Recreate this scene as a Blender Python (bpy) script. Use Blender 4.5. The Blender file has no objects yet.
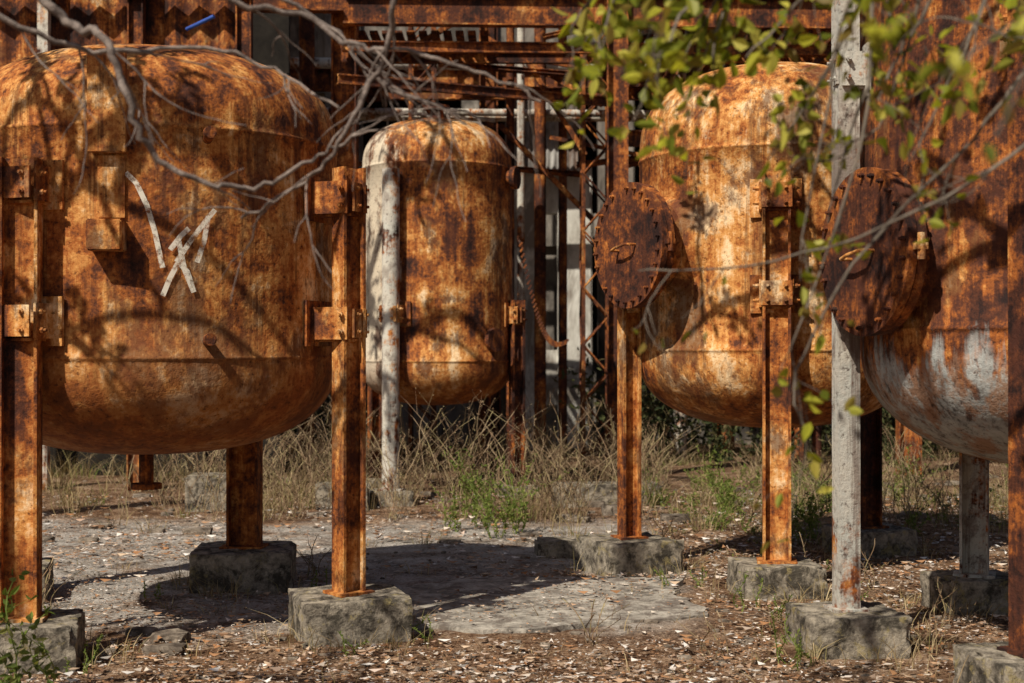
import bpy, bmesh, math, random
from mathutils import Vector, Matrix, noise
R=random.Random(7)
sc=bpy.context.scene
col=sc.collection
V=Vector

# ---------------------------------------------------------------- node helpers
def newmat(name):
    m=bpy.data.materials.new(name); m.use_nodes=True
    nt=m.node_tree; nt.nodes.clear()
    out=nt.nodes.new('ShaderNodeOutputMaterial')
    b=nt.nodes.new('ShaderNodeBsdfPrincipled')
    nt.links.new(b.outputs[0],out.inputs[0])
    b.inputs['Specular IOR Level'].default_value=0.2
    return m,nt,b,out
def lk(nt,a,b): nt.links.new(a,b)
def coords(nt,scale=(1,1,1),loc=(0,0,0),kind='Object'):
    tc=nt.nodes.new('ShaderNodeTexCoord'); mp=nt.nodes.new('ShaderNodeMapping')
    mp.inputs['Scale'].default_value=scale; mp.inputs['Location'].default_value=loc
    lk(nt,tc.outputs[kind],mp.inputs[0]); return mp.outputs[0]
def noi(nt,vec,scale,detail=4,rough=.6,dist=0):
    n=nt.nodes.new('ShaderNodeTexNoise'); n.inputs['Scale'].default_value=scale
    n.inputs['Detail'].default_value=detail; n.inputs['Roughness'].default_value=rough
    n.inputs['Distortion'].default_value=dist; lk(nt,vec,n.inputs['Vector']); return n.outputs[0]
def ramp(nt,fac,stops,interp='LINEAR'):
    r=nt.nodes.new('ShaderNodeValToRGB'); r.color_ramp.interpolation=interp
    e=r.color_ramp.elements
    while len(e)<len(stops): e.new(0.5)
    for i,(p,c) in enumerate(stops):
        e[i].position=p; e[i].color=(c,c,c,1) if not isinstance(c,tuple) else (c[0],c[1],c[2],1)
    lk(nt,fac,r.inputs[0]); return r.outputs[0]
def mth(nt,op,a,b=None,clamp=False):
    n=nt.nodes.new('ShaderNodeMath'); n.operation=op; n.use_clamp=clamp
    for i,x in enumerate((a,b)):
        if x is None: continue
        if isinstance(x,(int,float)): n.inputs[i].default_value=x
        else: lk(nt,x,n.inputs[i])
    return n.outputs[0]
def mix(nt,f,a,b,blend='MIX'):
    n=nt.nodes.new('ShaderNodeMixRGB'); n.blend_type=blend
    for i,x in enumerate((f,a,b)):
        if isinstance(x,(int,float)): n.inputs[i].default_value=x
        elif isinstance(x,tuple): n.inputs[i].default_value=(x[0],x[1],x[2],1)
        else: lk(nt,x,n.inputs[i])
    return n.outputs[0]
def bump(nt,b,h,strength=.3,dist=.02):
    n=nt.nodes.new('ShaderNodeBump'); n.inputs['Strength'].default_value=strength
    n.inputs['Distance'].default_value=dist; lk(nt,h,n.inputs['Height']); lk(nt,n.outputs[0],b.inputs['Normal'])

DK=(.022,.011,.010); BR=(.105,.034,.017); OR=(.37,.112,.024); OC=(.66,.31,.09); PL=(.88,.64,.38)
def rust_mat(name,seed=0,bias=0.0,pale=.3,palecol=PL,streak=.35,zone=None,zonecol=(.5,.5,.48),side=None,lower=0.0,contrast=1.0,blotch=.75,fine=.10):
    """layered rust: mottled patches + vertical run-off + pitting + leftover paint"""
    m,nt,b,out=newmat(name); s=seed*7.3
    vo=coords(nt,(1,1,1),(s,s*.7,s*.3)); vs=coords(nt,(5.5,5.5,.6),(s,-s,s*.2))
    n1=noi(nt,vo,1.8,5,.65,.3); n2=noi(nt,vs,1,5,.74,.2); n3=noi(nt,vo,34,3,.75); n5=noi(nt,vo,8,5,.74,.2)
    n6=noi(nt,coords(nt,(34,34,1.6),(s,0,s)),1,3,.7)
    f=mth(nt,'ADD',mth(nt,'MULTIPLY',n1,.55),mth(nt,'MULTIPLY',n2,streak))
    f=mth(nt,'ADD',f,mth(nt,'MULTIPLY',n3,.18)); f=mth(nt,'ADD',f,mth(nt,'MULTIPLY',n5,.34)); f=mth(nt,'ADD',f,mth(nt,'MULTIPLY',n6,fine))
    mean=(.55+streak+.18+.34+fine)*.5
    f=mth(nt,'ADD',mth(nt,'MULTIPLY',mth(nt,'SUBTRACT',f,mean),3.3*contrast),.5+bias)
    sep=nt.nodes.new('ShaderNodeSeparateXYZ'); tc=nt.nodes.new('ShaderNodeTexCoord'); lk(nt,tc.outputs['Object'],sep.inputs[0])
    c=ramp(nt,f,[(.05,DK),(.29,BR),(.50,OR),(.74,OC),(1.0,PL)])
    p=mth(nt,'ADD',mth(nt,'MULTIPLY',n2,.5),mth(nt,'MULTIPLY',noi(nt,vo,3.6,5,.78),.6))
    pm=ramp(nt,p,[(.66-.13*pale,0.0),(.71-.12*pale,1.0)])
    pm=mth(nt,'MULTIPLY',pm,min(pale*1.6,.88))
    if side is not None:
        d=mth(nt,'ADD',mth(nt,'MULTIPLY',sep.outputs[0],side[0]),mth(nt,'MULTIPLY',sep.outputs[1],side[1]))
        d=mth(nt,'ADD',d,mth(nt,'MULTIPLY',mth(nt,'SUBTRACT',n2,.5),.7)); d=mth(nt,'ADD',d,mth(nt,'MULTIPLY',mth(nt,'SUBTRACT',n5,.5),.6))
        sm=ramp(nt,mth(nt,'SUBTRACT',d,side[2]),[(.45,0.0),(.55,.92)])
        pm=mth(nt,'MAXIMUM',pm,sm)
    c=mix(nt,pm,c,palecol)
    bl=noi(nt,coords(nt,(1,1,.6),(s*2,s,0)),3.4,6,.75,.2)
    c=mix(nt,ramp(nt,mth(nt,'ADD',mth(nt,'MULTIPLY',n1,.35),mth(nt,'MULTIPLY',bl,.65)),[(.505,0.0),(.56,blotch)]),c,(.080,.027,.017))
    dr=ramp(nt,noi(nt,coords(nt,(10,10,.45),(s+9,0,s)),1,5,.75),[(.55,0.0),(.64,.6)])
    c=mix(nt,dr,c,(.075,.025,.013))
    if zone is not None:
        zz=mth(nt,'ADD',sep.outputs[2],mth(nt,'MULTIPLY',mth(nt,'SUBTRACT',n2,.5),1.0)); zz=mth(nt,'ADD',zz,mth(nt,'MULTIPLY',mth(nt,'SUBTRACT',n1,.5),.5))
        zm=ramp(nt,mth(nt,'ADD',mth(nt,'SUBTRACT',zz,zone),.5),[(.40,1.0),(.54,0.0)])
        zc=ramp(nt,n5,[(.35,tuple(x*.55 for x in zonecol)),(.6,zonecol)])
        zc=mix(nt,ramp(nt,p,[(.53,0.0),(.60,.75)]),zc,(.30,.13,.05))
        c=mix(nt,mth(nt,'MULTIPLY',zm,ramp(nt,mth(nt,'ADD',mth(nt,'MULTIPLY',n6,.4),mth(nt,'MULTIPLY',n5,.6)),[(.38,.2),(.47,.95)])),c,zc)
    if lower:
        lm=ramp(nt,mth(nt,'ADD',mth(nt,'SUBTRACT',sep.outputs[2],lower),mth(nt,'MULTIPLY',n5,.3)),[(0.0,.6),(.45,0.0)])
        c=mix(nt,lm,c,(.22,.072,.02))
    pit=ramp(nt,n3,[(.31,.7),(.42,0.0)])
    c=mix(nt,pit,c,(.05,.018,.010))
    lk(nt,c,b.inputs['Base Color'])
    b.inputs['Roughness'].default_value=.8
    bump(nt,b,mth(nt,'ADD',mth(nt,'MULTIPLY',n3,.6),mth(nt,'MULTIPLY',n5,.7)),.6,.016)
    return m

def simple(name,c1,c2,scale=8,rough=.85,stretch=(1,1,1),bs=.3,stops=(.35,.65),spots=None,extra=None):
    m,nt,b,out=newmat(name); v=coords(nt,stretch)
    n=noi(nt,v,scale,6,.72,.3)
    c=ramp(nt,n,[(stops[0],c1),(stops[1],c2)])
    if spots:
        c=mix(nt,ramp(nt,noi(nt,v,scale*.45,5,.75,.5),[(.5,0.0),(.60,.85)]),c,spots)
    if extra:
        c=mix(nt,ramp(nt,noi(nt,coords(nt,stretch,(5,9,2)),scale*.8,5,.75,.2),[(.56,0.0),(.64,.7)]),c,extra)
    lk(nt,c,b.inputs['Base Color']); b.inputs['Roughness'].default_value=rough
    bump(nt,b,noi(nt,v,scale*5,4,.7),bs,.01); return m

def island_mat(name,cols,rough=.8,trans=0.0):
    m,nt,b,out=newmat(name); g=nt.nodes.new('ShaderNodeNewGeometry')
    n=len(cols); c=ramp(nt,g.outputs['Random Per Island'],[((i+.5)/n,cc) for i,cc in enumerate(cols)])
    lk(nt,c,b.inputs['Base Color']); b.inputs['Roughness'].default_value=rough
    if trans:
        t=nt.nodes.new('ShaderNodeBsdfTranslucent'); lk(nt,mix(nt,1.0,c,(1.0,1.0,.55),'MULTIPLY'),t.inputs[0])
        ms=nt.nodes.new('ShaderNodeMixShader'); ms.inputs[0].default_value=trans
        lk(nt,b.outputs[0],ms.inputs[1]); lk(nt,t.outputs[0],ms.inputs[2]); lk(nt,ms.outputs[0],out.inputs[0])
    return m

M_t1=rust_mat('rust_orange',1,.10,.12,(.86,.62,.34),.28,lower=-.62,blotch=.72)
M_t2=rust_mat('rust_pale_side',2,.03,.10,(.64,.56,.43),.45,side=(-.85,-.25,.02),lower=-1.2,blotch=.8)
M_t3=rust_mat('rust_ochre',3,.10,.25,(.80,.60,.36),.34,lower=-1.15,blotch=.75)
M_t4=rust_mat('rust_dark_red',4,-.15,.05,(.5,.3,.15),.45,zone=-.92,zonecol=(.46,.47,.45))
M_leg=rust_mat('rust_leg',5,.02,.2,(.70,.50,.28),.35,blotch=.75)
M_dark=rust_mat('rust_dark',6,-.20,.05,(.3,.2,.12),.3)
M_disk=rust_mat('rust_cover',8,-.22,.05,(.4,.25,.16),.10)
M_frame=rust_mat('rust_frame',9,-.15,.1,(.5,.3,.16),.3)
M_grey=rust_mat('grey_paint_rusting',10,-.02,1.5,(.50,.50,.45),.4,blotch=.6)
M_palepipe=rust_mat('pale_paint_pipe',12,.0,1.3,(.60,.59,.52),.4,blotch=.45)
M_conc=simple('old_concrete',(.055,.045,.036),(.42,.36,.28),13,.97,(1,1,1),.8,(.36,.62),(.04,.034,.026),(.34,.27,.12))
M_wall=simple('weathered_wall',(.08,.068,.058),(.32,.28,.24),2.2,.95,(1,1,.35),.3,(.36,.62),(.04,.034,.03))
M_white=simple('whitewashed_wall',(.36,.33,.28),(.78,.75,.68),2.6,.95,(1,1,.4),.3,(.32,.58),(.2,.16,.13))
M_sheet=simple('corrugated_grey',(.14,.12,.11),(.50,.48,.45),2.5,.75,(1,1,.4),.2,(.4,.6),(.16,.07,.03))
M_rsheet=rust_mat('corrugated_rust',14,-.10,.1,(.4,.2,.1),.5)
M_bark=simple('bark',(.06,.045,.035),(.24,.20,.16),12,.95,(1,1,.5),.6)
M_bark2=simple('pale_bark',(.09,.068,.06),(.36,.29,.25),26,.9,(1,1,1),.6)
M_stone=simple('stone',(.08,.06,.045),(.34,.28,.22),9,.95,(1,1,1),.7,(.35,.65),(.06,.045,.035))
M_shade=simple('interior_shade',(.010,.008,.007),(.03,.025,.02),3,.95)  # near-black colour stands in for the shade indoors
M_blue=simple('blue_paint',(.02,.05,.25),(.05,.12,.45),6,.6)
M_leafN=island_mat('leaf_yellowgreen',[(.13,.15,.015),(.32,.34,.03),(.55,.52,.05),(.20,.24,.03),(.62,.56,.10),(.24,.17,.04)],.45,.5)
M_leafC=island_mat('leaf_canopy',[(.05,.08,.02),(.08,.11,.03),(.12,.13,.03)],.6,0)
M_leafB=island_mat('leaf_background',[(.02,.028,.01),(.045,.055,.018),(.085,.085,.03),(.03,.04,.012),(.13,.10,.045)],.8,0)
M_straw=island_mat('dry_grass',[(.44,.33,.17),(.24,.155,.08),(.58,.46,.27),(.14,.085,.045),(.26,.22,.09)],.9,.2)
M_dryb=island_mat('dry_twig',[(.24,.155,.09),(.13,.08,.05),(.38,.28,.17),(.09,.055,.035),(.30,.24,.12)],.9,0)
M_weed=island_mat('green_weed',[(.12,.17,.03),(.22,.28,.055),(.08,.11,.025),(.32,.33,.10)],.7,.35)
M_litter=island_mat('leaf_litter',[(.34,.165,.075),(.58,.43,.30),(.13,.06,.03),(.72,.62,.52),(.26,.13,.06),(.42,.22,.11),(.82,.77,.72),(.08,.05,.03),(.20,.10,.05)],.9,0)

# ---------------------------------------------------------------- mesh helpers
def empty(name,loc=(0,0,0)):
    e=bpy.data.objects.new(name,None); e.location=loc; e.empty_display_size=.2; col.objects.link(e); return e
def aim(d):
    d=V(d)
    if math.hypot(d.x,d.y)<1e-4*abs(d.z) or math.hypot(d.x,d.y)<1e-5: return Matrix.Identity(4)
    return d.to_track_quat('Z','Y').to_matrix().to_4x4()
class Part:
    def __init__(s,name,mat,parent=None): s.n=name; s.m=mat; s.p=parent; s.b=bmesh.new()
    def box(s,c,size,rz=0,rot=None,bev=0):
        M=Matrix.Translation(V(c))@(rot if rot is not None else Matrix.Rotation(rz,4,'Z'))@Matrix.Diagonal((size[0],size[1],size[2],1))
        if not bev:
            vv=[s.b.verts.new(M@V((x,y,z))) for x in (-.5,.5) for y in (-.5,.5) for z in (-.5,.5)]
            for f in ((0,1,3,2),(4,6,7,5),(0,4,5,1),(2,3,7,6),(0,2,6,4),(1,5,7,3)): s.b.faces.new([vv[i] for i in f])
            return
        r=bmesh.ops.create_cube(s.b,size=1,matrix=M)
        vs=set(r['verts']); es=[e for e in s.b.edges if e.verts[0] in vs and e.verts[1] in vs]
        bmesh.ops.bevel(s.b,geom=es,offset=bev,segments=2,affect='EDGES')
    def cyl(s,a,b,r,r2=None,seg=20,smooth=True):
        a=V(a); b=V(b); d=b-a; q=d.to_track_quat('Z','Y').to_matrix(); r2=r if r2 is None else r2
        A=[s.b.verts.new(a+q@V((r*math.cos(2*math.pi*i/seg),r*math.sin(2*math.pi*i/seg),0))) for i in range(seg)]
        B=[s.b.verts.new(b+q@V((r2*math.cos(2*math.pi*i/seg),r2*math.sin(2*math.pi*i/seg),0))) for i in range(seg)]
        for i in range(seg):
            j=(i+1)%seg; f=s.b.faces.new((A[i],A[j],B[j],B[i])); f.smooth=smooth
        A2=[s.b.verts.new(v.co) for v in A]; B2=[s.b.verts.new(v.co) for v in B]
        s.b.faces.new(A2[::-1]); s.b.faces.new(B2)
    def hbeam(s,a,b,w=.14,d=.12,t=.012,tf=.014,twist=0,chan=False):
        a=V(a); b=V(b); q=aim(b-a)@Matrix.Rotation(twist,4,'Z'); L=(b-a).length
        w2,d2=w/2,d/2
        if chan: pts=[(-w2,-d2),(w2,-d2),(w2,d2),(w2-tf,d2),(w2-tf,-d2+t),(-w2+tf,-d2+t),(-w2+tf,d2),(-w2,d2)]
        else: pts=[(-w2,-d2),(-w2+tf,-d2),(-w2+tf,-t/2),(w2-tf,-t/2),(w2-tf,-d2),(w2,-d2),(w2,d2),(w2-tf,d2),(w2-tf,t/2),(-w2+tf,t/2),(-w2+tf,d2),(-w2,d2)]
        n=len(pts); M=Matrix.Translation(a)@q
        v0=[s.b.verts.new(M@V((x,y,0))) for x,y in pts]; v1=[s.b.verts.new(M@V((x,y,L))) for x,y in pts]
        for i in range(n): s.b.faces.new((v0[i],v0[(i+1)%n],v1[(i+1)%n],v1[i]))
        s.b.faces.new(v0[::-1]); s.b.faces.new(v1)
    def lathe(s,c,prof,seg=96):
        c=V(c); rings=[]
        for r,z in prof:
            if r<1e-5: rings.append([s.b.verts.new(c+V((0,0,z)))])
            else: rings.append([s.b.verts.new(c+V((r*math.cos(2*math.pi*i/seg),r*math.sin(2*math.pi*i/seg),z))) for i in range(seg)])
        for A,B in zip(rings[:-1],rings[1:]):
            for i in range(seg):
                j=(i+1)%seg
                if len(A)==1: f=s.b.faces.new((A[0],B[j],B[i]))
                elif len(B)==1: f=s.b.faces.new((A[i],A[j],B[0]))
                else: f=s.b.faces.new((A[i],A[j],B[j],B[i]))
                f.smooth=True
    def tube(s,pts,r,seg=8):
        for a,b in zip(pts[:-1],pts[1:]): s.cyl(a,b,r,seg=seg)
    def done(s):
        bmesh.ops.recalc_face_normals(s.b,faces=s.b.faces)
        off=s.p.location if s.p else V((0,0,0))
        if s.p: bmesh.ops.translate(s.b,verts=s.b.verts,vec=-off)
        me=bpy.data.meshes.new(s.n); s.b.to_mesh(me); s.b.free(); me.materials.append(s.m)
        o=bpy.data.objects.new(s.n,me); col.objects.link(o)
        if s.p: o.parent=s.p
        return o
def pymesh(name,vs,fs,mat,parent=None,smooth=False):
    me=bpy.data.meshes.new(name); me.from_pydata(vs,[],fs); me.materials.append(mat)
    if smooth: me.polygons.foreach_set('use_smooth',[True]*len(me.polygons))
    o=bpy.data.objects.new(name,me); col.objects.link(o)
    if parent: o.parent=parent; o.location=-parent.location
    return o

# ---------------------------------------------------------------- ground
def gh(x,y):
    h=.035*noise.noise(V((x*.35,y*.35,0)))+.014*noise.noise(V((x*1.7,y*1.7,3)))
    if y>11: h+=.05*min((y-11)/4,1)*(1+noise.noise(V((x*.6,y*.6,9))))
    return h
def axis(lo,hi,dlo,dhi,step):
    a=[]; x=dlo
    while x<=dhi: a.append(x); x+=step
    st=step; x=dlo
    while x>lo: st*=1.35; x-=st; a.insert(0,x)
    st=step; x=a[-1]
    while x<hi: st*=1.35; x+=st; a.append(x)
    return a
xs=axis(-500,500,-6,7,.08); ys=axis(-300,900,4.5,17,.08)
vs=[]; fs=[]
for y in ys:
    for x in xs:
        z=gh(x,y)+.010*noise.noise(V((x*7,y*7,1)))
        vs.append((x,y,z if abs(x)<60 and y<60 else -.02))
nx=len(xs)
for j in range(len(ys)-1):
    for i in range(nx-1): fs.append((j*nx+i,j*nx+i+1,(j+1)*nx+i+1,(j+1)*nx+i))
m,nt,b,out=newmat('ground_soil')
vo=coords(nt); sep=nt.nodes.new('ShaderNodeSeparateXYZ'); lk(nt,vo,sep.inputs[0])
nb=noi(nt,vo,.8,3,.6,.3); nm=noi(nt,vo,4,5,.7); nf=noi(nt,vo,46,4,.8)
soil=ramp(nt,mth(nt,'ADD',mth(nt,'MULTIPLY',nm,.5),mth(nt,'MULTIPLY',nf,.5)),[(.38,(.040,.022,.014)),(.47,(.15,.08,.045)),(.56,(.38,.25,.16)),(.66,(.62,.49,.38))])
gry=ramp(nt,mth(nt,'ADD',mth(nt,'MULTIPLY',nm,.5),mth(nt,'MULTIPLY',nf,.5)),[(.37,(.10,.08,.07)),(.46,(.31,.27,.23)),(.55,(.54,.485,.43)),(.68,(.76,.72,.67))])
wob=mth(nt,'MULTIPLY',mth(nt,'SUBTRACT',nb,.5),2.2); wob=mth(nt,'ADD',wob,mth(nt,'MULTIPLY',mth(nt,'SUBTRACT',nm,.5),1.2))
y1=mth(nt,'ADD',sep.outputs[1],wob); x1=mth(nt,'ADD',sep.outputs[0],wob)
a1=mth(nt,'MULTIPLY',mth(nt,'SUBTRACT',y1,7.4),2,True); a2=mth(nt,'MULTIPLY',mth(nt,'SUBTRACT',12.6,y1),2,True); a3=mth(nt,'MULTIPLY',mth(nt,'SUBTRACT',1.2,x1),2.5,True)
pm=mth(nt,'MULTIPLY',mth(nt,'MULTIPLY',a1,a2),a3)
pm=mth(nt,'MULTIPLY',pm,ramp(nt,noi(nt,coords(nt,(1,1,1),(3,3,3)),1.9,5,.75),[(.34,.15),(.5,1.0)]))
c=mix(nt,pm,soil,gry)
lk(nt,c,b.inputs['Base Color']); b.inputs['Roughness'].default_value=1.0; b.inputs['Specular IOR Level'].default_value=.05
bump(nt,b,mth(nt,'ADD',nf,mth(nt,'MULTIPLY',nm,1.2)),.9,.03)
pymesh('ground',vs,fs,m,smooth=True)
e=empty('concrete_slab',(.25,8.4,0)); p=Part('slab',simple('slab_concrete',(.15,.13,.11),(.52,.47,.40),9,.95,(1,1,1),.8,(.36,.62),(.15,.12,.10)),e)
pts=[(-.75,8.05),(-.55,7.62),(.1,7.5),(.62,7.72),(1.12,7.95),(1.0,8.6),(1.12,9.15),(.4,9.3),(-.2,9.2),(-.62,8.9)]
pp=[]
for i in range(len(pts)):
    a=V((*pts[i],0)); b_=V((*pts[(i+1)%len(pts)],0))
    for k in range(10):
        q=a+(b_-a)*k/10; pp.append((q.x+.10*noise.noise(q*4)+.03*noise.noise(q*17),q.y+.10*noise.noise(q*4+V((9,9,9)))+.03*noise.noise(q*15)))
bv=[p.b.verts.new((x,y,.028)) for x,y in pp]; p.b.faces.new(bv)
lo=[p.b.verts.new((x*1.01,y,-.05)) for x,y in pp]
for i in range(len(pp)):
    j=(i+1)%len(pp); p.b.faces.new((bv[i],lo[i],lo[j],bv[j]))
p.done()

# ---------------------------------------------------------------- footings
def footing(parent,x,y,w,h,rz,name='footing'):
    b=bmesh.new(); bmesh.ops.create_cube(b,size=1)
    bmesh.ops.subdivide_edges(b,edges=b.edges,cuts=17,use_grid_fill=True)
    Mx=Matrix.Rotation(rz,4,'Z')
    for v in b.verts:
        q=v.co.copy(); k=(abs(q.x)>.49)+(abs(q.y)>.49)+(abs(q.z)>.49)
        q=V((q.x*w,q.y*w*.95,(q.z+.5)*(h+.12)-.12))
        if k>=2:
            cc=V((0,0,h/2)); q+= (cc-q).normalized()*(.004+.07*max(0,noise.noise(V((x*3,y*3,0))+q*8)-.05))
        q+=noise.noise_vector(q*4+V((x,y,0)))*.008+noise.noise_vector(q*23+V((x,y,0)))*.008
        v.co=(Mx@q)+V((x,y,0))-parent.location
    for f in b.faces: f.smooth=True
    me=bpy.data.meshes.new(name); b.to_mesh(me); b.free(); me.materials.append(M_conc)
    try: me.set_sharp_from_angle(angle=math.radians(32))
    except Exception: pass
    o=bpy.data.objects.new(name,me); col.objects.link(o); o.parent=parent

# ---------------------------------------------------------------- tanks
def ell_profile(Rr,z0,z1,d0,d1):
    P=[]; N=28; ex=2.4
    for i in range(N+1):
        t=i/N*math.pi/2; P.append((Rr*math.sin(t)**(2/ex),z0+d0-d0*(math.cos(t)**(2/ex) if i<N else 0)))
    a=z0+d0; bb=z1-d1
    def seam(z): P.extend([(Rr,z-.014),(Rr+.007,z-.007),(Rr+.009,z),(Rr+.007,z+.007),(Rr,z+.014)])
    seam(a+.03)
    for i in range(1,5): P.append((Rr,a+(bb-a)*i/5))
    seam(bb-.03)
    ex=2.5
    for i in range(N+1):
        t=(1-i/N)*math.pi/2
        P.append((Rr*math.sin(t)**(2/ex) if i<N else 0,bb+d1*(math.cos(t)**(2/ex) if i>0 else 0)))
    return P
def tank(name,cx,cy,Rr,z0,z1,d0,d1,mat,legs,brk=(2.3,1.64)):
    zc=(z0+z1)/2; e=empty(name,(cx,cy,zc))
    p=Part('shell',mat,e); p.lathe((cx,cy,0),ell_profile(Rr,z0,z1,d0,d1))
    for v in p.b.verts:
        q=v.co-V((cx,cy,zc)); rr=V((q.x,q.y,0))
        if rr.length>.05: v.co+=rr.normalized()*(.010*noise.noise(q*1.6+V((cx*3,0,0)))+.004*noise.noise(q*5))
    p.done()
    for i,(lx,ly,top,w,d,tw,lm,kind,fw,frz,fh) in enumerate(legs):
        p=Part('leg_%d'%(i+1),lm,e)
        if kind=='pipe': p.cyl((lx,ly,fh-.01),(lx,ly,top),w/2)
        else: p.hbeam((lx,ly,fh-.01),(lx,ly,top),w,d,.012,.016,tw,kind=='chan')
        p.box((lx,ly,fh+.006),(w+.07,d+.07,.016),tw)
        p.done()
        footing(e,lx,ly,fw,fh,frz,'footing_%d'%(i+1))
        dv=V((lx-cx,ly-cy,0)); dist=dv.length; u=dv.normalized(); t=V((-u.y,u.x,0)); ang=math.atan2(u.y,u.x)
        p=Part('lugs_%d'%(i+1),M_leg if lm!=M_grey else M_grey,e)
        nb_=0
        for bz in brk:
            if bz>top-.05 or bz<z0+d0*.6: continue
            nb_+=1
            L=dist-Rr+.06
            c=V((cx,cy,bz))+u*(Rr-.03+L/2)
            for sg in (-1,1):
                p.box(c+t*sg*(w*.5+.012),(L,.014,.17),ang)
            p.box(V((cx,cy,bz))+u*(Rr+.006),(.016,w+.15,.24),ang)
            p.box(V((cx,cy,bz-.09))+u*(Rr+(L-.03)/2),(L-.02,w*.9,.014),ang)
            for sg in (-1,1):
                for zz in (-.045,.045):
                    a=V((lx,ly,bz+zz))+t*sg*(w*.5+.018); p.cyl(a,a+t*sg*.025,.015,seg=6,smooth=False); p.cyl(a+t*sg*.025,a+t*sg*.04,.008,seg=8)
                    a=V((lx,ly,bz+zz))+t*sg*w*.32+u*(d*.5-.01); p.cyl(a,a+u*.03,.014,seg=6,smooth=False); p.cyl(a+u*.03,a+u*.045,.008,seg=8)
            p.box(V((lx,ly,bz))+u*(d*.5+.0035),(.012,w+.02,.15),ang)
        if nb_: p.done()
        else: p.b.free()
    return e
def manhole(e,cx,cy,Rr,z,n,L,rad,mat,dark):
    n=V((n[0],n[1],0)).normalized(); t=V((-n.y,n.x,0)); up=V((0,0,1)); c=V((cx,cy,z))
    p=Part('manhole_neck',mat,e); p.cyl(c+n*(Rr*.86),c+n*(L-.02),rad*.70,seg=48)
    p.cyl(c+n*(Rr*.86),c+n*(Rr+.035),rad*1.06,rad*.72,seg=48); p.done()
    p=Part('manhole_flange',dark,e); p.cyl(c+n*(L-.105),c+n*(L-.058),rad*.985,seg=64); p.done()
    p=Part('manhole_cover',dark,e); p.cyl(c+n*(L-.05),c+n*(L-.008),rad,seg=64)
    p.done()
    p=Part('manhole_bolts',M_dark,e); N=26
    for i in range(N):
        a=2*math.pi*i/N+.1; q=c+(t*math.cos(a)+up*math.sin(a))*rad*.905
        if i in (7,15): continue
        p.cyl(q+n*(L-.012),q+n*(L+.010),.013,seg=6,smooth=False); p.cyl(q+n*(L+.008),q+n*(L+.022),.008,seg=8)
        p.cyl(q+n*(L-.13),q+n*(L-.1),.014,seg=6,smooth=False)
    p.done()
    p=Part('manhole_handle',M_leg,e)
    q=c+n*(L-.01)-up*.03
    p.tube([q+t*-.10,q+t*-.10+n*.06,q+t*-.02+n*.075+up*.015,q+t*.08+n*.07+up*.03,q+t*.10+n*.05+up*.03,q+t*.10+up*.03],.009)
    h=c+t*(rad+.03)+n*(L-.05); p.cyl(h-up*.06,h+up*.06,.018); p.box(h-t*.03,(.09,.05,.03),math.atan2(t.y,t.x))
    h=c-t*(rad+.02)+n*(L-.05); p.cyl(h-up*.05,h+up*.05,.016); p.box(h+t*.03,(.09,.05,.03),math.atan2(t.y,t.x))
    p.done()

C1=(-2.0,7.9); R1=1.02
T1=tank('rusty_storage_tank',C1[0],C1[1],R1,.93,3.13,.50,.50,M_t1,[
 (-2.36,6.83,2.42,.18,.12,math.radians(6),M_leg,'h',.56,math.radians(12),.21),
 (-.86,7.5,2.46,.135,.12,math.radians(38),M_leg,'h',.56,math.radians(18),.22),
 (-1.71,9.1,2.0,.2,.14,math.radians(-5),M_leg,'h',.62,math.radians(6),.24),
 (-3.1,8.65,2.3,.18,.12,math.radians(30),M_leg,'h',.56,math.radians(12),.2)])
def surf(th,z,off=0): th=math.radians(th); return V((C1[0]+(R1+off)*math.sin(th),C1[1]-(R1+off)*math.cos(th),z))
p=Part('support_plate',M_t1,T1); p.box(surf(2.8,2.70,.05),(.185,.028,.50),math.radians(2.8),bev=.004)
p.box(surf(-1.6,2.66,.02),(.014,.09,.4),math.radians(2.8)); p.box(surf(7.2,2.66,.02),(.014,.09,.4),math.radians(2.8)); p.done()
p=Part('lower_strip',M_t1,T1); p.box(surf(3.5,2.29,.008),(.13,.012,.30),math.radians(3.5)); p.done()
p=Part('support_box',M_leg,T1); p.box(surf(2.8,2.05,.055),(.165,.13,.15),math.radians(2.8),bev=.006); p.done()
p=Part('nozzle_stubs',M_leg,T1)
for th,z in ((29.5,2.54),(29.5,1.54)):
    p.cyl(surf(th,z,-.02),surf(th-2,z+.01,.17),.024); p.cyl(surf(th-2,z+.01,.14),surf(th-2,z+.011,.172),.030)
p.done()
p=Part('drain_outlet',M_dark,T1); p.cyl((-2.03,7.9,.96),(-2.03,7.9,.74),.04); p.cyl((-2.03,7.9,.76),(-2.03,7.9,.73),.085); p.done()
gm,nt,b,out=newmat('white_spray'); b.inputs['Base Color'].default_value=(.84,.78,.66,1)
tr=nt.nodes.new('ShaderNodeBsdfTransparent'); ms=nt.nodes.new('ShaderNodeMixShader')
gc=coords(nt); lk(nt,ramp(nt,mth(nt,'ADD',mth(nt,'MULTIPLY',noi(nt,gc,34,4,.75),.65),mth(nt,'MULTIPLY',noi(nt,gc,7,3,.6),.35)),[(.38,0.05),(.52,.88)]),ms.inputs[0]); lk(nt,tr.outputs[0],ms.inputs[1]); lk(nt,b.outputs[0],ms.inputs[2]); lk(nt,ms.outputs[0],out.inputs[0])
vs=[];fs=[]
def pz(px,py): return 2.8+(px-112)*.278, 1.5+(350-py)*.00488
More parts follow.
